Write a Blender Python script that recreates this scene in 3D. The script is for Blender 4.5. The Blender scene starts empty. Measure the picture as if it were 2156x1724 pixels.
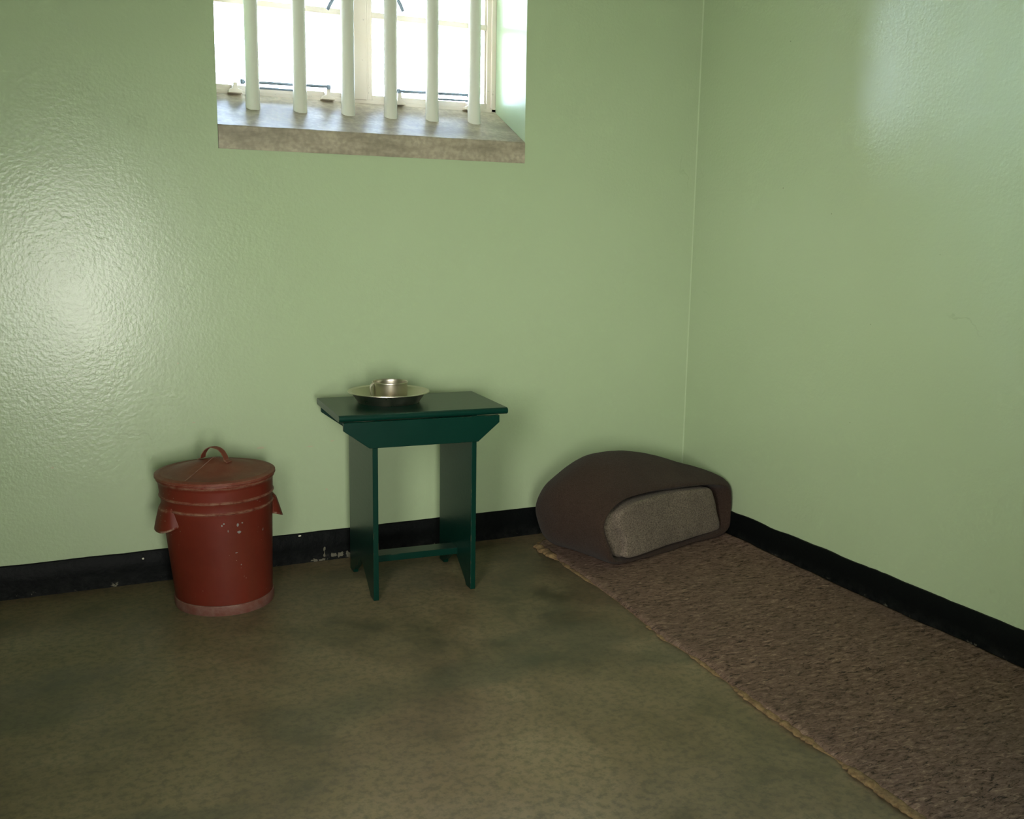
import bpy, bmesh, math, random
from mathutils import Vector, Matrix, noise
random.seed(7)
C = bpy.context.scene.collection
S = bpy.context.scene
PI = math.pi

# ------------------------------------------------------------------ camera
F, YAW, PITCH, ROLL = 2096.0, -0.442, 0.174, 0.0162
CAM = Vector((-2.5796, -3.6408, 1.25))
fw = Vector((-math.sin(YAW)*math.cos(PITCH), math.cos(YAW)*math.cos(PITCH), -math.sin(PITCH)))
r0 = Vector((math.cos(YAW), math.sin(YAW), 0)); u0 = r0.cross(fw)
rt = r0*math.cos(ROLL)+u0*math.sin(ROLL); up = -r0*math.sin(ROLL)+u0*math.cos(ROLL)
cam_d = bpy.data.cameras.new('camera'); cam = bpy.data.objects.new('camera', cam_d); C.objects.link(cam)
cam.matrix_world = Matrix(((rt.x, up.x, -fw.x, CAM.x), (rt.y, up.y, -fw.y, CAM.y), (rt.z, up.z, -fw.z, CAM.z), (0, 0, 0, 1)))
cam_d.sensor_width = 36; cam_d.lens = 36*F/2156; cam_d.clip_start = .02
S.camera = cam

# ------------------------------------------------------------------ world, light, exposure
S.view_settings.view_transform = 'Standard'; S.view_settings.look = 'None'
S.view_settings.exposure = 0.70; S.view_settings.gamma = 1.0; S.view_settings.use_curve_mapping = False
W = bpy.data.worlds.new('sky'); S.world = W; W.use_nodes = True
nt = W.node_tree; bg = nt.nodes['Background']
tc = nt.nodes.new('ShaderNodeTexCoord'); sx = nt.nodes.new('ShaderNodeSeparateXYZ')
nt.links.new(tc.outputs['Generated'], sx.inputs[0])
mr = nt.nodes.new('ShaderNodeMapRange'); mr.inputs[1].default_value = -.35; mr.inputs[2].default_value = .75
nt.links.new(sx.outputs[2], mr.inputs[0])
cr = nt.nodes.new('ShaderNodeValToRGB'); nt.links.new(mr.outputs[0], cr.inputs[0])
e = cr.color_ramp.elements
e[0].position = 0.0; e[0].color = (.50, .47, .40, 1)
e[1].position = 1.0; e[1].color = (.55, .72, 1.0, 1)
k = e.new(.30); k.color = (.62, .60, .54, 1)
k = e.new(.38); k.color = (.66, .82, 1.0, 1)
nt.links.new(cr.outputs[0], bg.inputs[0]); bg.inputs[1].default_value = 24.0

def area(name, loc, rot, sx_, sy_, power, col=(1, 1, 1), portal=False, spread=None):
    l = bpy.data.lights.new(name, 'AREA'); l.shape = 'RECTANGLE'; l.size = sx_; l.size_y = sy_
    l.energy = power; l.color = col
    if spread: l.spread = spread
    if portal: l.cycles.is_portal = True
    o = bpy.data.objects.new(name, l); C.objects.link(o); o.location = loc; o.rotation_euler = rot
    return o
# daylight entering the cell by its doorway (behind the photographer) and by its window; the side lamp is added
area('doorway_daylight', (-2.38, -3.98, .82), (PI/2, 0, -.10), .48, 1.05, 12, (1, .98, .91), spread=math.radians(105))
area('added_side_lamp', (-2.87, -2.70, 1.25), (PI/2-.12, 0, -math.radians(47)), .50, 1.0, 7.5, (1, .98, .92), spread=math.radians(85))  # added lamp, so bucket and stool throw shadows to the right
#area('window_portal', (-1.41, .46, 2.15), (-PI/2, 0, 0), 1.2, 1.2, 1, portal=True)

# ------------------------------------------------------------------ mesh helpers
def new_obj(name, bm, mat, parent=None, smooth=False, bevel=0, bseg=2, subsurf=0, auto=None):
    bmesh.ops.recalc_face_normals(bm, faces=bm.faces)
    me = bpy.data.meshes.new(name); bm.to_mesh(me); bm.free()
    o = bpy.data.objects.new(name, me); C.objects.link(o)
    if mat: me.materials.append(mat)
    if smooth or auto:
        for p in me.polygons: p.use_smooth = True
    if auto:
        me.set_sharp_from_angle(angle=math.radians(auto))
    if bevel:
        m = o.modifiers.new('bevel', 'BEVEL'); m.width = bevel; m.segments = bseg; m.limit_method = 'ANGLE'; m.angle_limit = math.radians(30)
        m.harden_normals = False
    if subsurf:
        m = o.modifiers.new('sub', 'SUBSURF'); m.levels = subsurf; m.render_levels = subsurf
    if parent: o.parent = parent
    return o
def box(bm, x0, x1, y0, y1, z0, z1, M=None):
    vs = [bm.verts.new(Vector(v)) for v in ((x0,y0,z0),(x1,y0,z0),(x1,y1,z0),(x0,y1,z0),(x0,y0,z1),(x1,y0,z1),(x1,y1,z1),(x0,y1,z1))]
    if M:
        for v in vs: v.co = M @ v.co
    for f in ((0,1,2,3),(4,5,6,7),(0,1,5,4),(1,2,6,5),(2,3,7,6),(3,0,4,7)): bm.faces.new([vs[i] for i in f])
def prism(bm, pts, a, b, axis='y'):
    """extrude a 2-D outline from a to b: axis y: pts (x,z); axis x: pts (y,z)"""
    def P(p, t): return (p[0], t, p[1]) if axis == 'y' else (t, p[0], p[1]) if axis == 'x' else (p[0], p[1], t)
    A = [bm.verts.new(P(p, a)) for p in pts]; B = [bm.verts.new(P(p, b)) for p in pts]
    bm.faces.new(A); bm.faces.new(B[::-1]); n = len(pts)
    for i in range(n): bm.faces.new((A[i], A[(i+1) % n], B[(i+1) % n], B[i]))
def lathe(bm, prof, seg=96, cx=0, cy=0, close=False, fn=None):
    rings = []
    for r, z in prof:
        if r < 1e-6: rings.append([bm.verts.new((cx, cy, z))])
        else:
            ring = []
            for i in range(seg):
                t = 2*PI*i/seg; v = Vector((cx+r*math.cos(t), cy+r*math.sin(t), z))
                if fn: v = fn(v, t)
                ring.append(bm.verts.new(v))
            rings.append(ring)
    for a, b in zip(rings, rings[1:] + ([rings[0]] if close else [])):
        for i in range(seg):
            j = (i+1) % seg
            if len(a) == 1 and len(b) == 1: continue
            if len(a) == 1: bm.faces.new((a[0], b[i], b[j]))
            elif len(b) == 1: bm.faces.new((a[i], a[j], b[0]))
            else: bm.faces.new((a[i], a[j], b[j], b[i]))
def tube(bm, pts, rads, seg=12, caps=True):
    pts = [Vector(p) for p in pts]; rings = []
    if not hasattr(rads, '__len__'): rads = [rads]*len(pts)
    prev = None
    for i, p in enumerate(pts):
        d = (pts[min(i+1, len(pts)-1)]-pts[max(i-1, 0)]).normalized()
        if prev is None: n = d.orthogonal().normalized()
        else: n = (prev - d*prev.dot(d)).normalized()
        prev = n; b = d.cross(n)
        rings.append([bm.verts.new(p+(n*math.cos(2*PI*k/seg)+b*math.sin(2*PI*k/seg))*rads[i]) for k in range(seg)])
    for a, b in zip(rings, rings[1:]):
        for k in range(seg): bm.faces.new((a[k], a[(k+1) % seg], b[(k+1) % seg], b[k]))
    if caps: bm.faces.new(rings[0]); bm.faces.new(rings[-1][::-1])
def thing(name, label, cat, loc=(0, 0, 0), rz=0, group=None, kind=None):
    o = bpy.data.objects.new(name, None); o.empty_display_size = .1; C.objects.link(o)
    o.location = loc; o.rotation_euler = (0, 0, rz); tag(o, label, cat, group, kind); return o
def tag(o, label=None, cat=None, group=None, kind=None):
    if label: o['label'] = label
    if cat: o['category'] = cat
    if group: o['group'] = group
    if kind: o['kind'] = kind
    return o
def cat_rom(P, n):
    out = []; m = len(P)
    for i in range(m):
        p0, p1, p2, p3 = (Vector(P[(i+k) % m]) for k in (-1, 0, 1, 2))
        for j in range(n):
            t = j/n
            out.append(.5*((2*p1)+(p2-p0)*t+(2*p0-5*p1+4*p2-p3)*t*t+(3*p1-p0-3*p2+p3)*t**3))
    return out

# ------------------------------------------------------------------ material helpers
class Mat:
    def __init__(s, name):
        s.m = bpy.data.materials.new(name); s.m.use_nodes = True; s.nt = s.m.node_tree
        s.b = s.nt.nodes['Principled BSDF']; s.tc = s.nt.nodes.new('ShaderNodeTexCoord')
        s.co = s.tc.outputs['Object']
    def n(s, t, **kw):
        nd = s.nt.nodes.new(t)
        for k, v in kw.items():
            if k in nd.inputs: s.put(nd, k, v)
            else: setattr(nd, k, v)
        return nd
    def put(s, nd, k, v):
        if hasattr(v, 'is_linked') or isinstance(v, bpy.types.NodeSocket): s.nt.links.new(v, nd.inputs[k])
        else: nd.inputs[k].default_value = v
    def set(s, **kw):
        for k, v in kw.items(): s.put(s.b, k.replace('_', ' '), v)
    def map(s, scale=(1, 1, 1), rot=(0, 0, 0)):
        m = s.nt.nodes.new('ShaderNodeMapping'); m.inputs['Scale'].default_value = scale; m.inputs['Rotation'].default_value = rot
        s.nt.links.new(s.co, m.inputs['Vector']); return m.outputs[0]
    def noise(s, scale, detail=4, rough=.5, vec=None, dist=0):
        x = s.nt.nodes.new('ShaderNodeTexNoise'); x.inputs['Scale'].default_value = scale
        x.inputs['Detail'].default_value = detail; x.inputs['Roughness'].default_value = rough; x.inputs['Distortion'].default_value = dist
        s.nt.links.new(vec or s.co, x.inputs['Vector']); return x.outputs['Fac']
    def voro(s, scale, vec=None, feature='F1'):
        x = s.nt.nodes.new('ShaderNodeTexVoronoi'); x.feature = feature; x.inputs['Scale'].default_value = scale
        s.nt.links.new(vec or s.co, x.inputs['Vector']); return x.outputs['Distance']
    def ramp(s, fac, stops):
        r = s.nt.nodes.new('ShaderNodeValToRGB'); s.nt.links.new(fac, r.inputs[0]); e = r.color_ramp.elements
        for i, (p, c) in enumerate(stops):
            if isinstance(c, (int, float)): c = (c, c, c)
            el = e[i] if i < 2 else e.new(p)
            el.position = p; el.color = (*c, 1)
        return r.outputs[0]
    def mix(s, fac, a, b, mode='MIX'):
        x = s.nt.nodes.new('ShaderNodeMix'); x.data_type = 'RGBA'; x.blend_type = mode
        for i, v in ((0, fac), (6, a), (7, b)):
            if isinstance(v, bpy.types.NodeSocket): s.nt.links.new(v, x.inputs[i])
            elif i == 0: x.inputs[0].default_value = v
            else: x.inputs[i].default_value = (*v, 1)
        return x.outputs[2]
    def math(s, op, a, b=0, clamp=False):
        x = s.nt.nodes.new('ShaderNodeMath'); x.operation = op; x.use_clamp = clamp
        for i, v in ((0, a), (1, b)):
            if isinstance(v, bpy.types.NodeSocket): s.nt.links.new(v, x.inputs[i])
            else: x.inputs[i].default_value = v
        return x.outputs[0]
    def bump(s, h, strength, dist, prev=None):
        x = s.nt.nodes.new('ShaderNodeBump'); x.inputs['Strength'].default_value = strength; x.inputs['Distance'].default_value = dist
        s.nt.links.new(h, x.inputs['Height'])
        if prev: s.nt.links.new(prev, x.inputs['Normal'])
        return x.outputs[0]
    def z(s):
        x = s.nt.nodes.new('ShaderNodeSeparateXYZ'); s.nt.links.new(s.co, x.inputs[0]); return x.outputs[2]
    def edge(s, radius=.003):
        """worn outer edges from the real geometry"""
        bv = s.nt.nodes.new('ShaderNodeBevel'); bv.inputs[0].default_value = radius; bv.samples = 4
        g = s.nt.nodes.new('ShaderNodeNewGeometry')
        d = s.nt.nodes.new('ShaderNodeVectorMath'); d.operation = 'DOT_PRODUCT'
        s.nt.links.new(bv.outputs[0], d.inputs[0]); s.nt.links.new(g.outputs['True Normal'], d.inputs[1])
        return s.math('SUBTRACT', 1.0, d.outputs['Value'])

def spots(M, pts, wob=.5, nscale=120):
    """mask of small marks that sit at fixed places on the thing itself"""
    nz = M.nt.nodes.new('ShaderNodeTexNoise'); nz.inputs['Scale'].default_value = nscale; nz.inputs['Detail'].default_value = 3
    M.nt.links.new(M.co, nz.inputs['Vector']); out = None
    for x, y, z, r, ax, az in pts:
        sub = M.nt.nodes.new('ShaderNodeVectorMath'); sub.operation = 'SUBTRACT'; M.nt.links.new(M.co, sub.inputs[0]); sub.inputs[1].default_value = (x, y, z)
        mu = M.nt.nodes.new('ShaderNodeVectorMath'); mu.operation = 'MULTIPLY'; M.nt.links.new(sub.outputs[0], mu.inputs[0]); mu.inputs[1].default_value = (1/(r*ax), 1/(r*3), 1/(r*az))
        ln = M.nt.nodes.new('ShaderNodeVectorMath'); ln.operation = 'LENGTH'; M.nt.links.new(mu.outputs[0], ln.inputs[0])
        v = M.math('ADD', ln.outputs['Value'], M.math('MULTIPLY', M.math('SUBTRACT', nz.outputs['Fac'], .5), wob*4))
        m = M.ramp(v, [(.75, 1), (.95, 0)])
        out = m if out is None else M.math('MAXIMUM', out, m)
    return out
def wall_mat(name, ca, cb, rough=.27, peel=.5, marks=None):
    M = Mat(name)
    big = M.noise(1.3, 3)
    col = M.mix(M.ramp(big, [(.35, 0), (.65, 1)]), ca, cb)
    # hairline cracks and small scuffs
    ck = M.voro(1.1, M.n('ShaderNodeVectorMath', operation='ADD').outputs[0]) if False else None
    v = M.nt.nodes.new('ShaderNodeTexVoronoi'); v.feature = 'DISTANCE_TO_EDGE'; v.inputs['Scale'].default_value = .9
    wob = M.nt.nodes.new('ShaderNodeTexNoise'); wob.inputs['Scale'].default_value = 3.5; wob.inputs['Detail'].default_value = 6
    M.nt.links.new(M.co, wob.inputs['Vector'])
    vm = M.nt.nodes.new('ShaderNodeVectorMath'); vm.operation = 'MULTIPLY_ADD'
    M.nt.links.new(wob.outputs['Color'], vm.inputs[0]); vm.inputs[1].default_value = (.5, .5, .5); M.nt.links.new(M.co, vm.inputs[2])
    M.nt.links.new(vm.outputs[0], v.inputs['Vector'])
    crack = M.ramp(v.outputs['Distance'], [(0.0, 1), (.0022, 0)])
    gate = M.ramp(M.noise(2.3, 2), [(.60, 0), (.66, 1)])
    cg = M.math('MULTIPLY', crack, gate)
    col = M.mix(M.math('MULTIPLY', cg, .28), col, (ca[0]*.55, ca[1]*.55, ca[2]*.5))
    sp = M.voro(9)
    speck = M.math('MULTIPLY', M.ramp(sp, [(.015, 1), (.03, 0)]), M.ramp(M.noise(3.1, 1), [(.55, 0), (.6, 1)]))
    col = M.mix(M.math('MULTIPLY', speck, .5), col, (.10, .11, .06))
    if marks:
        mk = spots(M, marks); col = M.mix(M.math('MULTIPLY', mk, .75), col, (.50, .44, .30))
    lump = M.noise(3.0, 2)
    mid = M.noise(78, 3, .5)
    fine = M.noise(130, 3, .6)
    drip = M.noise(14, 5, .6, M.map((1, 1, 2.2)))
    patch = M.ramp(M.noise(2.1, 2), [(.40, .45), (.62, 1)])
    b = M.bump(lump, .12, .01)
    b = M.bump(M.math('MULTIPLY', mid, patch), 1.0, 0.0021*peel, b)
    b = M.bump(M.ramp(drip, [(.60, 0), (.75, 1)]), .25, .001, b)
    b = M.bump(fine, peel*.35, .0006, b)
    b = M.bump(cg, .1, -.0004, b)
    M.set(Base_Color=col, Roughness=rough, Normal=b)
    M.b.inputs['IOR'].default_value = 1.5
    return M.m
GA, GB = (.405, .500, .306), (.420, .514, .320)
m_wall = wall_mat('green_gloss_wall_paint', GA, GB)
m_wallb = wall_mat('green_gloss_wall_paint_with_scuffs', GA, GB, marks=[(-1.881, 0, .46, .009, 2.2, .55), (-1.697, 0, .451, .006, 2.5, .5), (-1.635, 0, .279, .005, 1, 1),
    (-2.158, 0, .785, .004, 1, 1), (-2.113, 0, .57, .005, 1.4, .7), (-1.61, 0, .466, .006, 1.6, .5), (-2.58, 0, .445, .005, 1.5, .6)])
m_bead = wall_mat('corner_bead_paint', GA, GB, .75, .1)
m_bead.node_tree.nodes['Principled BSDF'].inputs['Specular IOR Level'].default_value = .1
m_reveal = wall_mat('darkened_reveal_paint', (.36, .45, .30), (.38, .47, .31), .24, .2)  # wall green darkened to hold down the strong window light here

def floor_mat():
    M = Mat('worn_cement_floor')
    a = M.noise(1.6, 8, .62, M.map((1, .8, 1)), .6); b = M.noise(4.5, 7, .65, None, .4); c = M.noise(45, 5, .7); d = M.noise(.9, 3, .5, M.map((1, 1, 1), (0, 0, 1)))
    col = M.ramp(a, [(.38, (.062, .052, .026)), (.5, (.150, .110, .060)), (.62, (.215, .165, .095))])
    col = M.mix(M.ramp(b, [(.42, 0), (.62, .75)]), col, (.185, .145, .080))
    col = M.mix(M.ramp(d, [(.50, 0), (.66, .5)]), col, (.140, .088, .060))
    st = M.noise(1.9, 3, .45, M.map((.8, 1.6, 1), (0, 0, -.35)), .25)
    col = M.mix(M.ramp(st, [(.57, 0), (.66, .5)]), col, (.062, .066, .040))
    col = M.mix(M.ramp(c, [(.38, .55), (.55, 0)]), col, (.055, .048, .028))
    sc = M.noise(60, 4, .7, M.map((1, 5, 1), (0, 0, .5)))
    col = M.mix(M.ramp(sc, [(.62, 0), (.70, .45)]), col, (.26, .23, .15))
    sp = M.ramp(M.voro(14), [(.012, .6), (.03, 0)])
    col = M.mix(M.math('MULTIPLY', sp, M.ramp(M.noise(5, 1), [(.5, 0), (.55, 1)])), col, (.04, .04, .03))
    bp = M.bump(M.noise(3, 3), .2, .01); bp = M.bump(c, .25, .0015, bp)
    M.set(Base_Color=col, Roughness=M.ramp(b, [(.3, .42), (.7, .6)]), Normal=bp)
    return M.m
m_floor = floor_mat()
m_reveal.node_tree.nodes['Principled BSDF'].inputs['Specular IOR Level'].default_value = .035

def concrete_mat():
    M = Mat('bare_concrete_sill')
    a = M.noise(9, 6, .6, M.map((.6, 1, 2.2))); b = M.noise(60, 4)
    col = M.ramp(a, [(.3, (.22, .19, .135)), (.52, (.38, .33, .24)), (.72, (.50, .44, .33))])
    col = M.mix(M.ramp(b, [(.4, .35), (.6, 0)]), col, (.16, .145, .11))
    M.set(Base_Color=col, Roughness=.42, Normal=M.bump(b, .15, .001, M.bump(a, .2, .003)))
    return M.m
m_conc = concrete_mat()

def base_mat():
    M = Mat('black_skirting_paint')
    z = M.z()
    dust = M.math('MULTIPLY', M.ramp(z, [(.004, 1), (.055, 0)]), M.ramp(M.noise(30, 6, .7), [(.40, 0), (.75, .8)]))
    col = M.mix(dust, (.0035, .0045, .0045), (.022, .023, .021))
    chip = M.math('MULTIPLY', M.ramp(z, [(.008, 1), (.022, 0)]), M.ramp(M.noise(16, 5, .75), [(.60, 0), (.64, 1)]))
    col = M.mix(chip, col, (.16, .15, .11))
    mk = spots(M, [(-2.306, -.008, .091, .0042, 1, 1), (-1.744, -.008, .109, .0042, 1.6, .8)], .1)
    col = M.mix(mk, col, (.62, .60, .48))
    br = spots(M, [(-1.69, -.008, .006, .030, 1.0, .25), (-1.615, -.008, .018, .014, 1.2, .5), (-1.585, -.008, .015, .016, 1, .5), (-1.553, -.008, .010, .014, 1, .9), (-1.65, -.008, .03, .012, .35, 1.6)], 1.0, 60)
    col = M.mix(M.math('MULTIPLY', br, .8), col, (.16, .15, .11))
    n1 = M.noise(14, 4); n2 = M.noise(80, 4)
    M.set(Base_Color=col, Roughness=.5, Normal=M.bump(n2, .5, .002, M.bump(n1, .5, .008)))
    M.b.inputs['Specular IOR Level'].default_value = .08
    return M.m
m_base = base_mat()

def red_mat(name='red_oxide_painted_metal', lid=False, base=False):
    M = Mat(name)
    n = M.noise(5, 5, .6); st = M.noise(18, 4, .6, M.map((1, 1, .12)))
    col = M.ramp(n, [(.3, (.100, .014, .007)), (.7, (.145, .020, .010))])
    col = M.mix(M.ramp(st, [(.45, 0), (.72, .45)]), col, (.105, .027, .014))
    fd = M.noise(28, 6, .72)
    if lid:
        col = M.mix(M.ramp(fd, [(.35, .25), (.7, .75)]), col, (.190, .058, .034))
        # dusty grime by the crown
        col = M.mix(M.ramp(M.noise(7, 4), [(.5, 0), (.75, .3)]), col, (.17, .10, .065))
    if base:
        col = M.mix(M.ramp(fd, [(.36, .35), (.62, .95)]), col, (.185, .100, .080))
    sp = M.ramp(M.voro(55), [(.05, .8), (.09, 0)])
    gate = M.ramp(M.noise(9, 2), [(.5, 0), (.6, 1)])
    col = M.mix(M.math('MULTIPLY', sp, gate), col, (.34, .26, .20))
    if not lid and not base:
        # grey chips where the paint has flaked off
        cm = spots(M, [(.0194, -.1733, .309, .0055, .8, 1.2), (.0234, -.1716, .284, .006, 1.2, .9), (-.0303, -.1756, .312, .004, .8, 1), (.0352, -.1702, .314, .0032, 1, 1),
             (.0141, -.1693, .215, .0036, 1.4, .6), (.0289, -.1641, .171, .0026, 1, 1), (-.0115, -.1753, .292, .0036, .4, 1.4), (-.024, -.1756, .318, .0030, 1, 1)], .35, 160)
        col = M.mix(cm, col, (.20, .20, .19))
        ch = M.ramp(M.noise(17, 3, .6, M.map((1.2, 1.2, .9))), [(.735, 0), (.75, 1)])
        col = M.mix(ch, col, (.26, .25, .23))
    if not lid and not base:
        zz = M.z()
        for zc in (.350, .3855, .437):
            band = M.ramp(M.math('ABSOLUTE', M.math('SUBTRACT', zz, zc)), [(.0015, 1), (.0045, 0)])
            col = M.mix(M.math('MULTIPLY', band, M.ramp(M.noise(22, 6, .75), [(.40, 0), (.62, .75)])), col, (.33, .20, .13))
    ed = M.edge(.004)
    wear = M.math('MULTIPLY', M.ramp(ed, [(.03, 0), (.16, 1)]), M.ramp(M.noise(40, 5, .7), [(.42, 0), (.58, .8)]))
    col = M.mix(wear, col, (.33, .23, .16))
    M.set(Base_Color=col, Roughness=.5, Specular_IOR_Level=.24, Normal=M.bump(M.noise(9, 3), .4, .006, M.bump(fd, .25, .001)))
    return M.m
m_red = red_mat(); m_redlid = red_mat('red_oxide_lid_paint', lid=True); m_redbase = red_mat('scuffed_red_base_band', base=True)

def green_mat():
    M = Mat('dark_green_gloss_wood_paint')
    g = M.noise(6, 5, .6, M.map((1, 1, 14))); g2 = M.noise(90, 3)
    n = M.noise(5, 3)
    col = M.mix(n, (.0006, .021, .0135), (.0012, .028, .018))
    ed = M.edge(.003)
    wear = M.math('MULTIPLY', M.ramp(ed, [(.05, 0), (.2, 1)]), M.ramp(M.noise(26, 5, .75), [(.56, 0), (.60, 1)]))
    col = M.mix(wear, col, (.30, .22, .13))
    fl = M.math('MULTIPLY', M.ramp(M.voro(22), [(.02, 1), (.045, 0)]), M.ramp(M.noise(6, 1), [(.5, 0), (.56, .8)]))
    col = M.mix(fl, col, (.15, .20, .13))
    M.set(Base_Color=col, Roughness=.30, Specular_IOR_Level=.24, Normal=M.bump(g2, .25, .0008, M.bump(g, .25, .002)))
    return M.m
m_green = green_mat()

def steel_mat(name, col, rough, metallic=1.0):
    M = Mat(name); n = M.noise(14, 4)
    M.set(Base_Color=M.mix(n, tuple(c*.9 for c in col), col), Roughness=M.ramp(n, [(.3, rough*.8), (.7, rough*1.25)]), Metallic=metallic,
          Normal=M.bump(n, .15, .002))
    return M.m
m_steel = steel_mat('dull_stainless_steel', (.62, .57, .47), .33)

def cream_mat(name, ca, wearcol=(.30, .27, .22), rough=.4):
    M = Mat(name)
    n = M.noise(40, 5, .7)
    col = M.mix(M.ramp(n, [(.66, 0), (.70, .8)]), ca, wearcol)
    M.set(Base_Color=col, Roughness=rough, Normal=M.bump(M.noise(25, 3), .4, .002))
    return M.m
m_frame = cream_mat('cream_window_paint', (.56, .50, .41))
m_bar = cream_mat('pale_green_bar_paint', (.66, .67, .58), (.58, .60, .52), .25)
m_iron = steel_mat('dark_blue_grey_iron', (.16, .20, .24), .5, .3)
def glass():
    m = bpy.data.materials.new('window_glass'); m.use_nodes = True; t = m.node_tree
    for n in list(t.nodes): t.nodes.remove(n)
    o = t.nodes.new('ShaderNodeOutputMaterial'); mx = t.nodes.new('ShaderNodeMixShader'); a = t.nodes.new('ShaderNodeBsdfTransparent')
    g = t.nodes.new('ShaderNodeBsdfGlossy'); g.inputs['Roughness'].default_value = .02; f = t.nodes.new('ShaderNodeFresnel'); f.inputs[0].default_value = 1.45
    t.links.new(f.outputs[0], mx.inputs[0]); t.links.new(a.outputs[0], mx.inputs[1]); t.links.new(g.outputs[0], mx.inputs[2]); t.links.new(mx.outputs[0], o.inputs[0])
    return m
m_glass = glass()

def wool_mat(name, ca, cb, fleck, sc=240, amt=.5):
    M = Mat(name)
    n = M.noise(sc, 4, .7); l = M.noise(6, 3)
    col = M.mix(M.ramp(n, [(.35, 0), (.65, 1)]), ca, cb)
    col = M.mix(M.math('MULTIPLY', M.ramp(l, [(.35, 0), (.7, 1)]), .35), col, tuple(c*.75 for c in ca))
    col = M.mix(M.ramp(M.noise(sc*.8, 3, .8, M.map((1, 1.7, 1))), [(.66, 0), (.76, amt)]), col, fleck)
    M.set(Base_Color=col, Roughness=.95, Normal=M.bump(n, .6, .003, M.bump(M.noise(18, 4), .35, .008)))
    M.b.inputs['Sheen Weight'].default_value = .05; M.b.inputs['Sheen Roughness'].default_value = .5
    M.b.inputs['Specular IOR Level'].default_value = .15
    return M.m
m_brown = wool_mat('dark_brown_wool', (.027, .0165, .0115), (.056, .035, .025), (.15, .095, .065))
m_greyw = wool_mat('grey_beige_wool', (.070, .056, .041), (.245, .198, .150), (.36, .31, .24), 200)

def felt_mat():
    M = Mat('coarse_brown_fibre_felt')
    a = M.noise(55, 6, .75, M.map((.55, 1.5, 1), (0, 0, .3)), .8)
    b = M.noise(70, 5, .7, M.map((.5, 1.4, 1), (0, 0, -.9)), .6)
    l = M.noise(2.6, 3)
    col = M.ramp(a, [(.37, (.036, .025, .018)), (.45, (.150, .095, .068)), (.56, (.205, .132, .098)), (.66, (.36, .25, .18))])
    col = M.mix(M.ramp(b, [(.58, 0), (.64, .9)]), col, (.024, .021, .018))
    col = M.mix(M.ramp(M.noise(95, 4, .7, M.map((.4, 2, 1), (0, 0, .8))), [(.68, 0), (.76, .7)]), col, (.24, .17, .12))
    col = M.mix(M.ramp(l, [(.4, 0), (.7, .35)]), col, (.115, .082, .062))
    M.set(Base_Color=col, Roughness=.95, Normal=M.bump(a, .8, .006, M.bump(M.noise(6, 3), .5, .01)))
    M.b.inputs['Specular IOR Level'].default_value = .15
    return M.m
m_felt = felt_mat()
def jute_mat():
    M = Mat('tan_jute_backing')
    a = M.noise(60, 5, .7)
    col = M.ramp(a, [(.3, (.10, .060, .025)), (.6, (.24, .155, .068)), (.8, (.33, .22, .11))])
    M.set(Base_Color=col, Roughness=.95, Normal=M.bump(a, .8, .005)); return M.m
m_jute = jute_mat()

# ------------------------------------------------------------------ room shell
XL, XR, YF, ZC = -2.84, 0.0, -4.0, 2.95           # left wall, right wall, front wall, ceiling
WX0, WX1, WZ0, WZ1 = -1.995, -.8195, 1.527, 2.75   # window opening
TH = .33                                            # wall thickness round the window
FY = .285                                           # inner face of window frame
def struct(name, bm, m, **kw): return tag(new_obj(name, bm, m, **kw), kind='structure')

bm = bmesh.new(); box(bm, XL-.3, XR+.3, YF-.4, TH, -.1, 0); struct('floor', bm, m_floor)
M_ = Mat('white_ceiling_paint'); M_.set(Base_Color=(.62, .64, .54, 1), Roughness=.6)
bm = bmesh.new(); box(bm, XL-.3, XR+.3, YF-.4, TH+.02, ZC, ZC+.1); struct('ceiling', bm, M_.m)
# back wall with the window opening; reveals get a darkened copy of the paint
bm = bmesh.new()
xs = [XL-.3, WX0, WX1, XR+.3]; zs = [-.1, WZ0, WZ1, ZC+.1]
for y in (0, TH):
    g = [[bm.verts.new((x, y, z)) for z in zs] for x in xs]
    for i in range(3):
        for j in range(3):
            if (i, j) != (1, 1): bm.faces.new((g[i][j], g[i+1][j], g[i+1][j+1], g[i][j+1]))
    if y == 0: g0 = g
for a, b in (((1, 1), (1, 2)), ((1, 2), (2, 2)), ((2, 2), (2, 1)), ((2, 1), (1, 1)), ((0, 0), (3, 0)), ((0, 3), (3, 3)), ((0, 0), (0, 3)), ((3, 0), (3, 3))):
    bm.faces.new((g0[a[0]][a[1]], g0[b[0]][b[1]], g[b[0]][b[1]], g[a[0]][a[1]]))
wb = struct('wall_back', bm, m_wallb)
wb.data.materials.append(m_reveal)
for p in wb.data.polygons:
    c = p.center
    if WX0-.01 < c.x < WX1+.01 and WZ0-.01 < c.z < WZ1+.01: p.material_index = 1
bm = bmesh.new(); box(bm, XR, XR+.3, YF-.4, -.0, -.1, ZC+.1); struct('wall_right', bm, m_wall)
SY0, SY1, SZ0, SZ1 = -3.05, -2.36, .65, 1.85      # opening added in the left wall for the side lamp, unseen
bm = bmesh.new(); box(bm, XL-.3, XL, YF-.4, SY0, -.1, ZC+.1); box(bm, XL-.3, XL, SY1, -.0, -.1, ZC+.1)
box(bm, XL-.3, XL, SY0, SY1, -.1, SZ0); box(bm, XL-.3, XL, SY0, SY1, SZ1, ZC+.1)
struct('wall_left', bm, m_wall)
bm = bmesh.new(); box(bm, XL-.34, XL-.3, SY0-.1, SY1+.1, SZ0-.1, SZ1+.1); struct('lamp_niche_back', bm, m_conc)  # added board closing the niche behind the side lamp, unseen
DX0, DX1, DZ = -2.76, -1.98, 1.98
bm = bmesh.new()
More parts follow.
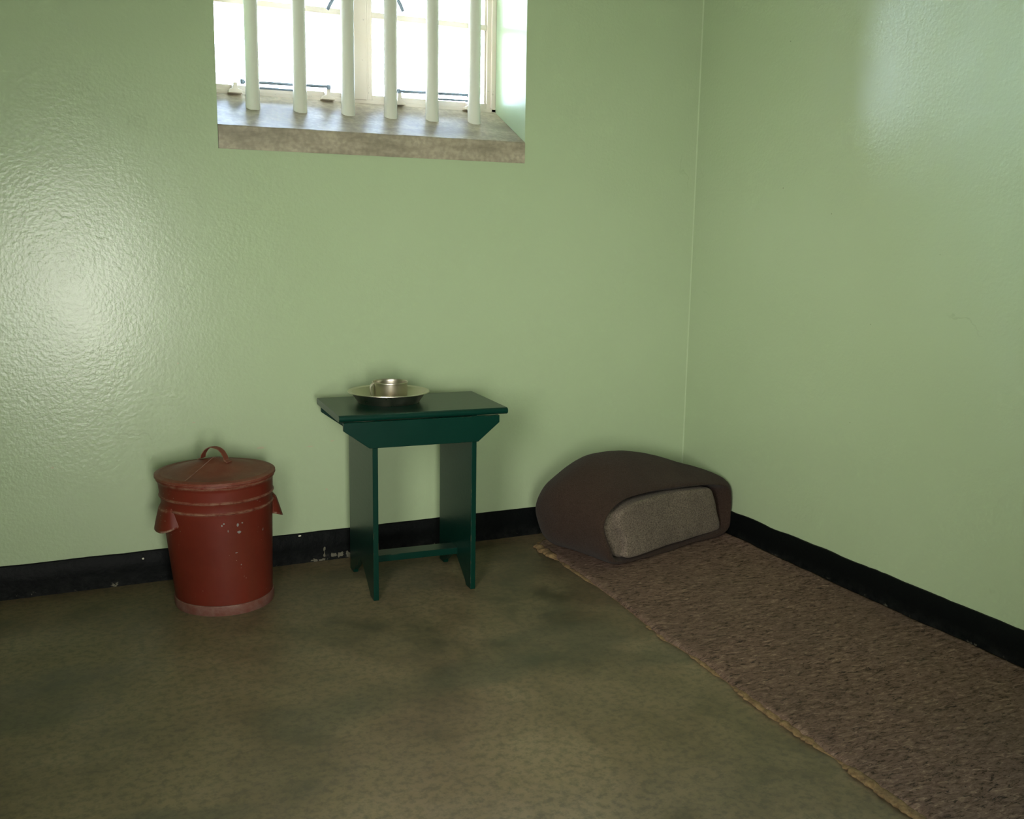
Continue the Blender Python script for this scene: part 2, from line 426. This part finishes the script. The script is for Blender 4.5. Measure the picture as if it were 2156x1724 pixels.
box(bm, XL, DX0, YF-.3, YF, 0, ZC); box(bm, DX1, XR, YF-.3, YF, 0, ZC); box(bm, DX0, DX1, YF-.3, YF, DZ, ZC)
struct('wall_front', bm, m_wall)
bm = bmesh.new()       # corridor beyond the doorway
box(bm, XL-.5, XR, -5.9, -5.8, -.1, ZC+.1); box(bm, XL-.6, XL-.5, -5.9, YF-.3, -.1, ZC+.1); box(bm, XR, XR+.1, -5.9, YF-.3, -.1, ZC+.1)
box(bm, XL-.5, XR, -5.8, YF-.3, -.1, 0); box(bm, XL-.5, XR, -5.8, YF-.3, ZC, ZC+.1)
struct('wall_corridor', bm, m_wall)
# thin rounded bead of paint in the corner of the two walls
bm = bmesh.new(); R_ = .007
pts = [(0, 0), (-.004, 0), (-.0024, -.0014), (-.0014, -.0024), (0, -.004)]
prism(bm, pts, .12, ZC, 'z'); struct('trim_1', bm, m_bead)

# baseboards: painted plaster plinth with an uneven top edge
def baseboard(name, along, a, b, th=.007, h=.1178, amp=.0014, sgn=1, off=0):
    bm = bmesh.new(); n = 150; rows = []
    for i in range(n+1):
        t = a+(b-a)*i/n
        z = h+amp*noise.noise(Vector((t*7, off, 0)))*1.6+amp*.7*noise.noise(Vector((t*31, off, 3)))
        w = th+.002*noise.noise(Vector((t*4, 5, off)))
        prof = [(0, 0), (w+.002, 0), (w+.001, h*.5), (w, z-.004), (w-.003, z), (0, z)]
        rows.append([bm.verts.new((t, -q, zz) if along == 'x' else (sgn*q, t, zz)) for q, zz in prof])
    for r, s in zip(rows, rows[1:]):
        for k in range(5): bm.faces.new((r[k], r[k+1], s[k+1], s[k]))
    bm.faces.new(rows[0]); bm.faces.new(rows[-1][::-1])
    struct(name, bm, m_base, auto=40)
baseboard('baseboard_back', 'x', XL, XR, off=1)
baseboard('baseboard_right', 'y', YF, -.006, amp=.003, sgn=-1, off=7, th=.010)
baseboard('baseboard_left', 'y', YF, -.006, sgn=1, off=12)

# ------------------------------------------------------------------ window_1
win = bpy.data.objects.new('window_1', None); C.objects.link(win); win.location = ((WX0+WX1)/2, .15, WZ0)
tag(win, 'barred window with cream steel casements and sloping concrete sill in back wall', 'window', kind='structure')
def wpart(name, bm, m, parent=None, **kw):
    o = new_obj(name, bm, m, **kw); par = parent or win
    o.parent = par
    ml = Vector(par.location) if par is win else Vector((0, 0, 0))
    if par is win: o.location = -ml
    return o
SL = .492
bm = bmesh.new()
n = 40; rows = []
for i in range(n+1):
    x = WX0+.001+(WX1-WX0-.002)*i/n
    j = .0012*noise.noise(Vector((x*9, 0, 0)))
    prof = [(-.004, WZ0), (-.004+j*.5, 1.604+j), (-.001, 1.608+j), (.12, 1.608+SL*.12+j*2), (FY, 1.608+SL*FY), (TH, 1.608+SL*TH), (TH, WZ0)]
    rows.append([bm.verts.new((x, y, z)) for y, z in prof])
for r, s in zip(rows, rows[1:]):
    for k in range(7): bm.faces.new((r[k], r[(k+1) % 7], s[(k+1) % 7], s[k]))
bm.faces.new(rows[0]); bm.faces.new(rows[-1][::-1])
wpart('window_sill', bm, m_conc)
ZB = 1.608+SL*FY                # sill height at the frame
fy0, fy1 = FY, FY+.045
bm = bmesh.new()                # fixed outer frame, a stepped section
box(bm, WX0, WX0+.022, fy0, fy1, ZB, WZ1); box(bm, WX1-.020, WX1, fy0, fy1, ZB, WZ1)
box(bm, WX0, WX1, fy0, fy1, ZB-.02, ZB+.014); box(bm, WX0, WX1, fy0, fy1, WZ1-.03, WZ1)
wpart('window_frame', bm, m_frame, bevel=.002)
MX0, MX1 = -1.436, -1.366
bm = bmesh.new()
box(bm, MX0+.010, MX1-.010, fy0-.004, fy1, ZB+.012, WZ1-.03)
box(bm, MX0, MX1, fy0+.006, fy1, ZB+.012, WZ1-.03)
wpart('mullion', bm, m_frame, bevel=.002)
def casement(x0, x1, zb, nm):
    """steel casement of three panes high"""
    z0, z1 = ZB+.012, WZ1-.028; w = .019
    bm = bmesh.new(); y0, y1 = fy0+.010, fy1+.004
    box(bm, x0, x0+w, y0, y1, z0, z1); box(bm, x1-w, x1, y0, y1, z0, z1)
    box(bm, x0+w, x1-w, y0, y1, z0, z0+.022); box(bm, x0+w, x1-w, y0, y1, z1-w, z1)
    # thin inner rebate step
    s = .007
    box(bm, x0+w, x0+w+s, y0+.012, y1, z0+.022, z1-w); box(bm, x1-w-s, x1-w, y0+.012, y1, z0+.022, z1-w)
    for zm in (zb, zb+.345):
        box(bm, x0+w, x1-w, y0+.004, y1, zm-.011, zm+.011)
    o = wpart('casement', bm, m_frame, bevel=.0018)
    lv = [z0+.02, zb, zb+.345, z1-w]
    for a, b in zip(lv, lv[1:]):
        g = bmesh.new(); box(g, x0+w-.002, x1-w+.002, y0+.018, y0+.021, a, b); new_obj('pane', g, m_glass, parent=o)
    return o
cL = casement(WX0+.020, MX0+.004, 2.082, 'l'); cR = casement(MX1-.004, WX1-.018, 2.084, 'r')
# peg stays along the bottom, with their brackets, and the two handles higher up
def stay(par, xa, xb, z, brk, arm2=None):
    bm = bmesh.new(); y = FY-.030
    tube(bm, [(xa, y, z), (xb, y, z+.006)], .0055, 8)
    if arm2: tube(bm, [(arm2[0], y+.006, z-.018), (arm2[1], y+.006, z-.016)], .004, 8)
    tube(bm, [(xa, y, z-.008), (xa, y, z+.008)], .008, 10); tube(bm, [(xb, y, z-.004), (xb, y, z+.012)], .008, 10)
    new_obj('stay_arm', bm, m_iron, parent=par, smooth=False)
    for bx in brk:
        bm = bmesh.new()
        zf = 1.608+SL*(y+.01)
        prism(bm, [(bx-.026, ZB+.000), (bx+.026, ZB+.000), (bx+.024, ZB+.012), (bx+.009, ZB+.018), (bx+.007, z-.004), (bx-.007, z-.004), (bx-.009, ZB+.018), (bx-.024, ZB+.012)], y-.004, FY+.012)
        new_obj('stay_bracket', bm, m_frame, parent=par, bevel=.002)
stay(cL, -1.86, -1.535, 1.790, (-1.886, -1.536), (-1.845, -1.665))
stay(cR, -1.255, -.955, 1.800, (-1.25, -.945), (-1.10, -.955))
def handle(par, x, z, dx):
    bm = bmesh.new()
    tube(bm, [(x, FY-.030, z), (x+dx*.25, FY-.034, z+.02), (x+dx, FY-.026, z+.075), (x+dx*1.25, FY-.01, z+.095), (x+dx*1.3, FY+.012, z+.10)], [.0065, .0075, .0065, .007, .009], 10)
    new_obj('window_catch', bm, m_iron, parent=par, smooth=True)
handle(cL, -1.536, 2.076, .042); handle(cR, -1.235, 2.10, -.040)

# six steel bars cemented into the sill
xsb = [-1.840, -1.667, -1.484, -1.315, -1.145, -.966]
names = ['leftmost of the six', 'second from the left', 'third from left, beside the mullion',
         'fourth from left', 'fifth from the left', 'rightmost of the six']
bar0 = None
for i, x in enumerate(xsb):
    yb = .170; zb = 1.608+SL*yb
    if bar0 is None:
        bm = bmesh.new()
        pts = []; rr = []
        for k in range(24):
            t = k/23; z = -.012+(WZ1+.01-zb+.012)*t
            pts.append((0, 0, z)); rr.append(.0252+(.0015 if k == 0 else .0)+.0004*math.sin(k*2.3))
        pts.insert(1, (0, 0, .004)); rr.insert(1, .0262); pts.insert(2, (0, 0, .016)); rr.insert(2, .0254)
        tube(bm, pts, rr, 28)
        bar0 = new_obj('window_bar', bm, m_bar, auto=40); o = bar0
    else:
        o = bar0.copy(); C.objects.link(o)
    o.location = (x, yb, zb)
    tag(o, 'pale painted round steel window bar set in the sill, '+names[i], 'bar', 'security bars across the window')

# ------------------------------------------------------------------ stool
st = thing('stool', 'dark green painted wooden stool with panel legs against the back wall', 'stool', (-1.4098, -.3257, 0), -.062)
a_, b_, t_, A_, B_, HT, OY = .1852, .1831, .0188, .298, .190, .6536, .0103
def plank(x0, x1):
    bm = bmesh.new()
    pts = [(-b_, 0), (-b_+.052, 0), (-b_+.058, .012), (-.012, .086), (.012, .086), (b_-.058, .012), (b_-.052, 0), (b_, 0), (b_, HT-.022), (-b_, HT-.022)]
    prism(bm, pts, x0, x1, 'x'); return new_obj('leg_panel', bm, m_green, parent=st, bevel=.0018)
plank(-a_, -a_+t_); plank(a_-t_, a_)
for s in (-1, 1):
    bm = bmesh.new()
    y0 = -b_-.014 if s < 0 else b_; y1 = y0+.014
    pts = [(-.285, HT-.023), (-.285, .603), (-.198, .540), (.186, .540), (.264, .605), (.264, HT-.023)]
    prism(bm, pts, y0, y1, 'y'); new_obj('apron', bm, m_green, parent=st, bevel=.0018)
bm = bmesh.new(); y0, y1 = -B_+OY-.012, B_+OY
pr = [(y0+.010, HT-.023), (y0+.002, HT-.018), (y0, HT-.011), (y0+.002, HT-.004), (y0+.009, HT), (y1-.005, HT), (y1, HT-.005), (y1, HT-.018), (y1-.005, HT-.023)]
prism(bm, pr, -A_, A_, 'x'); new_obj('stool_top', bm, m_green, parent=st, bevel=.0015)
bm = bmesh.new(); box(bm, -a_+t_-.001, a_-t_+.001, -.034, .034, .086, .110); new_obj('stretcher', bm, m_green, parent=st, bevel=.0015)

# ------------------------------------------------------------------ bowl and cup
bowl = thing('metal_bowl', 'wide shallow stainless steel bowl standing on the green stool', 'bowl', (-1.476, -.275, HT))
prof = [(0, .0012), (.100, .0012), (.106, .003), (.128, .034), (.131, .0385), (.143, .0415), (.1455, .0405), (.1460, .0385), (.144, .0378), (.133, .0355), (.130, .032), (.109, .0008), (.106, 0), (0, 0)]
bm = bmesh.new(); lathe(bm, prof, 128); new_obj('bowl_body', bm, m_steel, parent=bowl, auto=35)
cup = thing('metal_cup', 'squat stainless steel cup sitting inside the steel bowl', 'cup', (-1.476, -.292, HT+.0013))
prof = [(0, .0015), (.056, .0015), (.0585, .004), (.0600, .068), (.0605, .0735), (.0620, .0755), (.0635, .0740), (.0636, .0715), (.0620, .0705), (.0612, .066), (.0605, .004), (.058, 0), (0, 0)]
bm = bmesh.new(); lathe(bm, prof, 96); new_obj('cup_body', bm, m_steel, parent=cup, auto=35)
bm = bmesh.new()
pts = []
for k in range(17):
    t = k/16; ang = PI*(.5-t)*1.0
    pts.append((-.0605-.013*math.cos(ang)*(1-.25*t), 0, .046+.024*math.sin(ang)))
rows = []
for i, p in enumerate(pts):
    d = (Vector(pts[min(i+1, 16)])-Vector(pts[max(i-1, 0)])).normalized(); nn = Vector((d.z, 0, -d.x))
    rows.append([bm.verts.new(Vector(p)+nn*s*.0011+Vector((0, w, 0))) for s, w in ((-1, -.007), (1, -.007), (1, .007), (-1, .007))])
for r, s in zip(rows, rows[1:]):
    for k in range(4): bm.faces.new((r[k], r[(k+1) % 4], s[(k+1) % 4], s[k]))
bm.faces.new(rows[0]); bm.faces.new(rows[-1][::-1])
h = new_obj('cup_handle', bm, m_steel, parent=cup, auto=40); h.rotation_euler = (0, 0, -.05)

# ------------------------------------------------------------------ bucket
bk = thing('bucket', 'red painted metal bucket with a lid, scuffed at its base, on the floor', 'bucket', (-2.067, -.278, 0))
LEAN = -.040
def lean(v, t=0):
    return Vector((v.x+LEAN*v.z+.0012*math.sin(3*t+1), v.y+.0012*math.cos(2*t), v.z))
def rb(z): return .158+(.1845-.158)*z/.44
prof = [(0, .012), (rb(.0), .012), (rb(.03)+.0005, .036)]
for k in range(1, 12): prof.append((rb(.036+k*.027), .036+k*.027))
prof += [(rb(.340), .340), (rb(.346)+.0005, .3465), (rb(.348)+.003, .348), (rb(.350)+.004, .350), (rb(.352)+.003, .352), (rb(.354)+.0005, .3535), (rb(.360), .360),
         (rb(.378), .378), (rb(.382)+.0008, .3815), (rb(.384)+.004, .3835), (rb(.386)+.005, .3855), (rb(.388)+.004, .3875), (rb(.390)+.0015, .3895),
         (rb(.42)+.001, .420), (rb(.432)+.002, .434), (rb(.436)+.006, .437), (rb(.44)+.007, .441), (rb(.44)+.005, .445), (rb(.44)-.001, .445), (rb(.40)-.003, .40), (rb(.1)-.003, .1), (rb(0)-.003, .016), (0, .016)]
bm = bmesh.new(); lathe(bm, prof, 128, fn=lean); new_obj('bucket_body', bm, m_red, parent=bk, auto=50)
prof = [(rb(0)-.002, .0), (rb(0)+.004, .0), (rb(0)+.0055, .003), (rb(.03)+.005, .030), (rb(.033)+.0035, .0345), (rb(.033)-.001, .035), (rb(0)-.002, .010)]
bm = bmesh.new(); lathe(bm, prof, 128, fn=lean, close=True); new_obj('base_band', bm, m_redbase, parent=bk, auto=50)
def ear(ang):
    bm = bmesh.new(); nu, nv = 18, 10; sh = []
    for th_ in (0, .0022):
        g = []
        for j in range(nv+1):
            t = j/nv; row = []
            for i in range(nu+1):
                s = -1+2*i/nu
                half = .27+.13*t
                z = .366-.088*t+.022*t*abs(s)**2.5
                pr_ = (.008+.030*t**.9)*(1-abs(s)**3.0)**.7*min(1, t*6)
                r = rb(z)+.0015+pr_-th_
                a = ang+s*half
                row.append(bm.verts.new(lean(Vector((r*math.cos(a), r*math.sin(a), z)))))
            g.append(row)
        for j in range(nv):
            for i in range(nu): bm.faces.new((g[j][i], g[j][i+1], g[j+1][i+1], g[j+1][i]))
        sh.append(g)
    for i in range(nu): bm.faces.new((sh[0][nv][i], sh[0][nv][i+1], sh[1][nv][i+1], sh[1][nv][i]))
    new_obj('side_grip', bm, m_red, parent=bk, smooth=True)
ear(PI+.24); ear(.12)
lid = bpy.data.objects.new('lid', None)
def lidf(v, t=0):
    v = lean(v, t); return v
prof = [(0, .502), (.012, .500), (.060, .487), (.120, .4705), (.172, .4575), (.176, .4590), (.1795, .4585), (.184, .4560), (.1925, .4560), (.1945, .4545), (.1950, .4470), (.1935, .4460), (.1920, .4480), (.1915, .4530), (.172, .4535), (.06, .480), (0, .496)]
bm = bmesh.new(); lathe(bm, prof, 128, fn=lidf); lid = new_obj('lid', bm, m_redlid, parent=bk, auto=40)
bm = bmesh.new()    # soldered seam from crown to rim
sa = math.radians(228)
tube(bm, [lean(Vector((r*math.cos(sa), r*math.sin(sa), z+.0003))) for r, z in ((.005, .5018), (.03, .4952), (.06, .487), (.12, .4700), (.172, .4575))], [.0016]*5, 8)
new_obj('lid_seam', bm, m_redbase, parent=lid)
bm = bmesh.new(); rows = []
for k in range(21):
    t = k/20; ang = PI*(1-t)
    x = .044*math.cos(ang)*(1.05 if abs(math.cos(ang)) > .9 else 1); z = .487+.048*math.sin(ang)**.75
    if k in (0, 20): x = math.copysign(.060, x); z = .4895
    if k in (1, 19): x = math.copysign(.047, x); z = .495
    w = .0115 if 1 < k < 19 else .013
    rows.append((x, z, w))
vv = []
for i, (x, z, w) in enumerate(rows):
    a, b = rows[max(i-1, 0)], rows[min(i+1, 20)]
    d = Vector((b[0]-a[0], 0, b[1]-a[1])).normalized(); nn = Vector((-d.z, 0, d.x))
    vv.append([bm.verts.new(Vector((x, y, z))+nn*s) for s, y in ((-.001, -w), (.001, -w), (.0025, 0), (.001, w), (-.001, w))])
for r, s in zip(vv, vv[1:]):
    for k in range(5): bm.faces.new((r[k], r[(k+1) % 5], s[(k+1) % 5], s[k]))
bm.faces.new(vv[0]); bm.faces.new(vv[-1][::-1])
o = new_obj('lid_handle', bm, m_redlid, parent=lid, auto=50); o.location = (LEAN*.49, 0, 0); o.rotation_euler = (0, 0, -.80)

# ------------------------------------------------------------------ sleeping mat
mat = thing('sleeping_mat', 'coarse brown felt sleeping mat with frayed edge lying along the right wall', 'mat', (-.45, -1.6, 0))
Lp = [(-.140, -.795), (-.161, -.808), (-.383, -.814), (-.611, -.820), (-.828, -.830), (-1.046, -.853), (-1.174, -.866), (-1.337, -.859), (-1.529, -.874), (-1.65, -.882), (-1.841, -.888), (-1.942, -.889), (-2.087, -.895), (-2.3, -.905), (-2.8, -.91), (-3.2, -.91)]
def lx(y):
    for (y0, x0), (y1, x1) in zip(Lp, Lp[1:]):
        if y1 <= y <= y0: return x0+(x1-x0)*(y-y0)/(y1-y0)
    return Lp[0][1]
YM0, YM1 = -.125, -3.1
TM = .013
def mat_z(x, y):
    z = TM+.0025*noise.noise(Vector((x*5, y*5, 0)))+.0012*noise.noise(Vector((x*18, y*18, 4)))
    e = max(0, 1-abs(x+.01)/.10); z += e*e*max(0, .022*(1+y/1.0))+e*e*.004*(1+noise.noise(Vector((y*4, 0, 9))))
    return z
bm = bmesh.new(); NX, NY = 70, 240; top = []
for j in range(NY+1):
    y = YM0+(YM1-YM0)*j/NY; row = []
    xl = lx(y)+.004*noise.noise(Vector((y*14, 1, 0)))+.003*noise.noise(Vector((y*60, 2, 0)))
    if y > -.17: xl += (y+.17)*.6
    xr = -.016+.004*noise.noise(Vector((y*9, 8, 0)))
    for i in range(NX+1):
        x = xl+(xr-xl)*(i/NX)
        yy = y-(.035*(i/NX) if j < 6 else 0)*0
        row.append((x, yy))
    top.append(row)
T = [[bm.verts.new((x, y, mat_z(x, y)-(.004 if i in (0, NX) else 0))) for i, (x, y) in enumerate(r)] for r in top]
Bt = [[bm.verts.new((x-(.003 if i == 0 else 0), y, .004)) if i in (0, NX) or j in (0, NY) else None for i, (x, y) in enumerate(r)] for j, r in enumerate(top)]
for j in range(NY):
    for i in range(NX): bm.faces.new((T[j][i], T[j][i+1], T[j+1][i+1], T[j+1][i]))
    for i in (0, NX): bm.faces.new((T[j][i], T[j+1][i], Bt[j+1][i], Bt[j][i]))
for i in range(NX):
    for j in (0, NY): bm.faces.new((T[j][i], T[j][i+1], Bt[j][i+1], Bt[j][i]))
o = new_obj('felt', bm, m_felt, parent=mat, smooth=True); o.location = -mat.location
# hessian backing under the felt
bm = bmesh.new()
for j in range(NY+1): pass
vs = [(lx(YM0+(YM1-YM0)*j/60)+.002, YM0+(YM1-YM0)*j/60) for j in range(61)]
prism(bm, [(x, y) for x, y in vs]+[(-.02, YM1), (-.02, YM0)], .0006, .005, 'z')
o = new_obj('backing', bm, m_jute, parent=mat); o.location = -mat.location
# frayed tan roll of backing poking out beyond the felt in tufted runs
def fringe_amt(y):
    for a, b, s in ((-.15, -.36, 1.35), (-.36, -.66, .62), (-1.06, -1.09, .55), (-1.12, -1.19, .5), (-1.29, -1.48, .55), (-1.50, -1.95, .8), (-1.95, -2.4, 1.0), (-2.4, -3.05, .9)):
        if b <= y <= a:
            t = (y-a)/(b-a); return s*min(1, 5*t+.1, 5*(1-t)+.1)
    return 0
bm = bmesh.new(); rings = []; N = 900; seg = 10
for j in range(N+1):
    y = -.15+(-3.05+.15)*j/N; a = fringe_amt(y)
    lump = .80+.32*noise.noise(Vector((y*26, 3, 3)))+.35*noise.noise(Vector((y*70, 1, 9)))
    w = max(.0012, a*.0200*lump); h = max(.001, a*.0075*(.8+.4*noise.noise(Vector((y*33, 7, 3)))))
    cx = lx(y)-.0005-w*.45
    ring = []
    for k in range(seg):
        t = 2*PI*k/seg
        ring.append(bm.verts.new((cx+w*math.cos(t)*(1+.12*noise.noise(Vector((y*90, k, 0)))), y+.0015*math.sin(7*k), .0006+h+h*math.sin(t))))
    rings.append(ring)
for r, s in zip(rings, rings[1:]):
    for k in range(seg): bm.faces.new((r[k], r[(k+1) % seg], s[(k+1) % seg], s[k]))
bm.faces.new(rings[0]); bm.faces.new(rings[-1][::-1])
o = new_obj('frayed_edge', bm, m_jute, parent=mat, smooth=True); o.location = -mat.location; o['label'] = 'tan frayed backing edge'
# loose fibres standing off the mat
def fibres(name, m, pts, parent, rad=.00035):
    bm = bmesh.new()
    for (p, L, seed) in pts:
        rnd = random.Random(seed); a = rnd.uniform(0, 2*PI); P = [Vector(p)]
        for k in range(4):
            a += rnd.uniform(-.6, .6); P.append(P[-1]+Vector((math.cos(a), math.sin(a), rnd.uniform(-.15, .35)-.1*k))*L/4)
        tube(bm, P, rad, 4, True)
    o = new_obj(name, bm, m, parent=parent); o['kind'] = 'stuff'; return o
pp = []
for k in range(500):
    y = -.2-2.3*random.random(); x = lx(y)+.01+(-.03-lx(y)-.01)*random.random()
    pp.append(((x, y, mat_z(x, y)+.0004), random.uniform(.008, .024), k))
for k in range(260):
    y = -.15-2.3*random.random(); x = lx(y)-.002; pp.append(((x, y, .008), random.uniform(.008, .02), 900+k))
o = fibres('loose_fibres', m_felt, pp, mat); o.location = -mat.location

# ------------------------------------------------------------------ bedding roll
BA = Vector((-.634, -.536, 0)); th = math.radians(17.3)
def bundle_pt(u, v, w):
    e_ = Vector((math.cos(th), math.sin(th), 0)); n_ = Vector((-math.sin(th), math.cos(th), 0))
    return BA+e_*u+n_*v+Vector((0, 0, w))
Z0 = TM+.003
opening = [(-.022, .040), (-.080, .11), (-.110, .185), (-.078, .236), (-.005, .268), (.12, .272), (.30, .262), (.52, .245), (.600, .215), (.618, .12), (.595, .045), (.40, .036), (.20, .034)]
def grow(P, d, bot=Z0):
    c = Vector((.27, .14)); out = []
    for p in P:
        q = Vector(p); s = (q-c).normalized(); q = q+s*d; q.y = max(q.y, bot); out.append((q.x, q.y))
    return out
rings_def = [
    (.170, grow(opening, -.022)),
    (.060, grow(opening, -.012)),
    (.006, grow(opening, 0)),
    (-.012, grow(opening, .013)),
    (-.006, grow(opening, .027)),
    (.035, [(-.01, Z0), (-.105, .085), (-.142, .185), (-.115, .262), (-.02, .316), (.12, .322), (.30, .312), (.50, .290), (.655, .245), (.700, .13), (.660, .035), (.40, Z0), (.20, Z0)]),
    (.120, [(-.01, Z0), (-.105, .080), (-.150, .185), (-.140, .275), (-.04, .350), (.10, .384), (.28, .372), (.46, .336), (.620, .275), (.660, .14), (.62, .040), (.38, Z0), (.18, Z0)]),
    (.215, [(-.01, Z0), (-.125, .075), (-.160, .180), (-.148, .285), (-.055, .366), (.09, .407), (.25, .392), (.40, .355), (.520, .285), (.57, .15), (.540, .040), (.34, Z0), (.16, Z0)]),
    (.300, [(-.02, Z0), (-.125, .070), (-.145, .170), (-.135, .265), (-.05, .338), (.07, .376), (.20, .362), (.32, .325), (.405, .255), (.440, .14), (.420, .040), (.28, Z0), (.14, Z0)]),
    (.360, [(-.02, .03), (-.085, .080), (-.130, .16), (-.115, .235), (-.05, .285), (.05, .305), (.16, .298), (.24, .265), (.290, .21), (.300, .13), (.280, .055), (.20, .03), (.10, .03)]),
    (.388, [(.01, .09), (-.03, .11), (-.05, .16), (-.04, .20), (.0, .225), (.06, .232), (.12, .225), (.15, .205), (.17, .175), (.175, .14), (.16, .105), (.13, .09), (.07, .085)]),
]
bm = bmesh.new(); rings = []
for v, P in rings_def:
    sm = cat_rom([(p[0], p[1], 0) for p in P], 4)
    ring = []
    for i, q in enumerate(sm):
        p3 = bundle_pt(q.x, v-(.035*max(0, (q.x-.25)/.4)**2 if v < .2 else 0), max(q.y, Z0))
        ring.append(bm.verts.new(p3))
    rings.append(ring)
nR = len(rings[0])
for r, s in zip(rings, rings[1:]):
    for i in range(nR): bm.faces.new((r[i], r[(i+1) % nR], s[(i+1) % nR], s[i]))
bm.faces.new(rings[0]); bm.faces.new(rings[-1][::-1])
bmesh.ops.subdivide_edges(bm, edges=bm.edges, cuts=1, use_grid_fill=True)
bmesh.ops.smooth_vert(bm, verts=bm.verts, factor=.5, use_axis_x=True, use_axis_y=True, use_axis_z=True)
bmesh.ops.recalc_face_normals(bm, faces=bm.faces); bm.normal_update()
for v in bm.verts:
    c = v.co; k = noise.noise(c*5)*.008+noise.noise(c*14)*.0035
    v.co = c+v.normal*k; v.co.z = max(v.co.z, Z0); v.co.x = min(v.co.x, -.0125 if v.co.z < .125 else -.005); v.co.y = min(v.co.y, -.014)
blanket = new_obj('rolled_blanket', bm, m_brown, smooth=True, subsurf=1)
tag(blanket, 'dark brown wool blanket rolled into a bundle on the mat in the corner', 'blanket')

# folded grey-beige blanket inside
def slab(P, v0, v1, rnd=.014):
    bm = bmesh.new(); rings = []
    for v, d in ((v0+rnd*.9, 0.0), (v0+rnd*.35, -.003), (v0, -rnd)):
        rings.append((v, d))
    seq = [(v1, 0)] + rings
    R2 = []
    c = Vector((.28, .13))
    for v, d in seq:
        sm = cat_rom([(p[0], p[1], 0) for p in P], 5); ring = []
        for q in sm:
            s = (Vector((q.x, q.y))-c); l = s.length; s = s/l
            ring.append(bm.verts.new(bundle_pt(q.x+s.x*d, v, q.y+s.y*d)))
        R2.append(ring)
    n = len(R2[0])
    for r, s in zip(R2, R2[1:]):
        for i in range(n): bm.faces.new((r[i], r[(i+1) % n], s[(i+1) % n], s[i]))
    # front face as shrinking rings so it can be puffed
    last = R2[-1]; cc = bundle_pt(c.x, v0, c.y)
    for f in (.75, .5, .25):
        nr = [bm.verts.new(v.co.lerp(cc, 1-f) if False else cc+(R2[-1][i].co-cc)*f) for i, v in enumerate(last)]
        for i in range(n): bm.faces.new((last[i], last[(i+1) % n], nr[(i+1) % n], nr[i]))
        last = nr
    cv = bm.verts.new(cc)
    for i in range(n): bm.faces.new((last[i], last[(i+1) % n], cv))
    bm.faces.new(R2[0])
    for v in bm.verts:
        k = noise.noise(v.co*7)*.006+noise.noise(v.co*20)*.002
        v.co += Vector((math.sin(th), -math.cos(th), 0))*k
    return bm
G = [(.012, .042), (.004, .08), (-.014, .13), (-.044, .180), (-.048, .222), (.02, .255), (.14, .262), (.32, .256), (.47, .243), (.525, .232), (.552, .19), (.580, .12), (.600, .060), (.570, .044), (.40, .041), (.20, .041)]
grey = thing('folded_blanket', 'grey-beige wool blanket folded up inside the dark brown blanket bundle', 'blanket', tuple(bundle_pt(.27, .1, Z0)))
o = new_obj('blanket_body', slab(G, -.018, .13), m_greyw, parent=grey, smooth=True, subsurf=1); o.location = -grey.location
G2 = [(-.012, .046), (-.062, .10), (-.088, .145), (-.100, .185), (-.082, .222), (-.04, .232), (.03, .235), (.04, .14), (.04, .05)]
def lobe(P, v0, v1):
    bm = bmesh.new(); R2 = []; c = Vector((0, .15))
    for v, d in ((v1, 0), (v0+.012, 0), (v0+.004, -.004), (v0, -.014)):
        ring = []
        for q in cat_rom([(p[0], p[1], 0) for p in P], 5):
            s = (Vector((q.x, q.y))-c).normalized(); ring.append(bm.verts.new(bundle_pt(q.x+s.x*d, v, q.y+s.y*d)))
        R2.append(ring)
    n = len(R2[0])
    for r, s in zip(R2, R2[1:]):
        for i in range(n): bm.faces.new((r[i], r[(i+1) % n], s[(i+1) % n], s[i]))
    bm.faces.new(R2[0]); bm.faces.new(R2[-1][::-1]); return bm
o = new_obj('inner_fold', lobe(G2, .010, .12), m_greyw, parent=grey, smooth=True); o.location = -grey.location
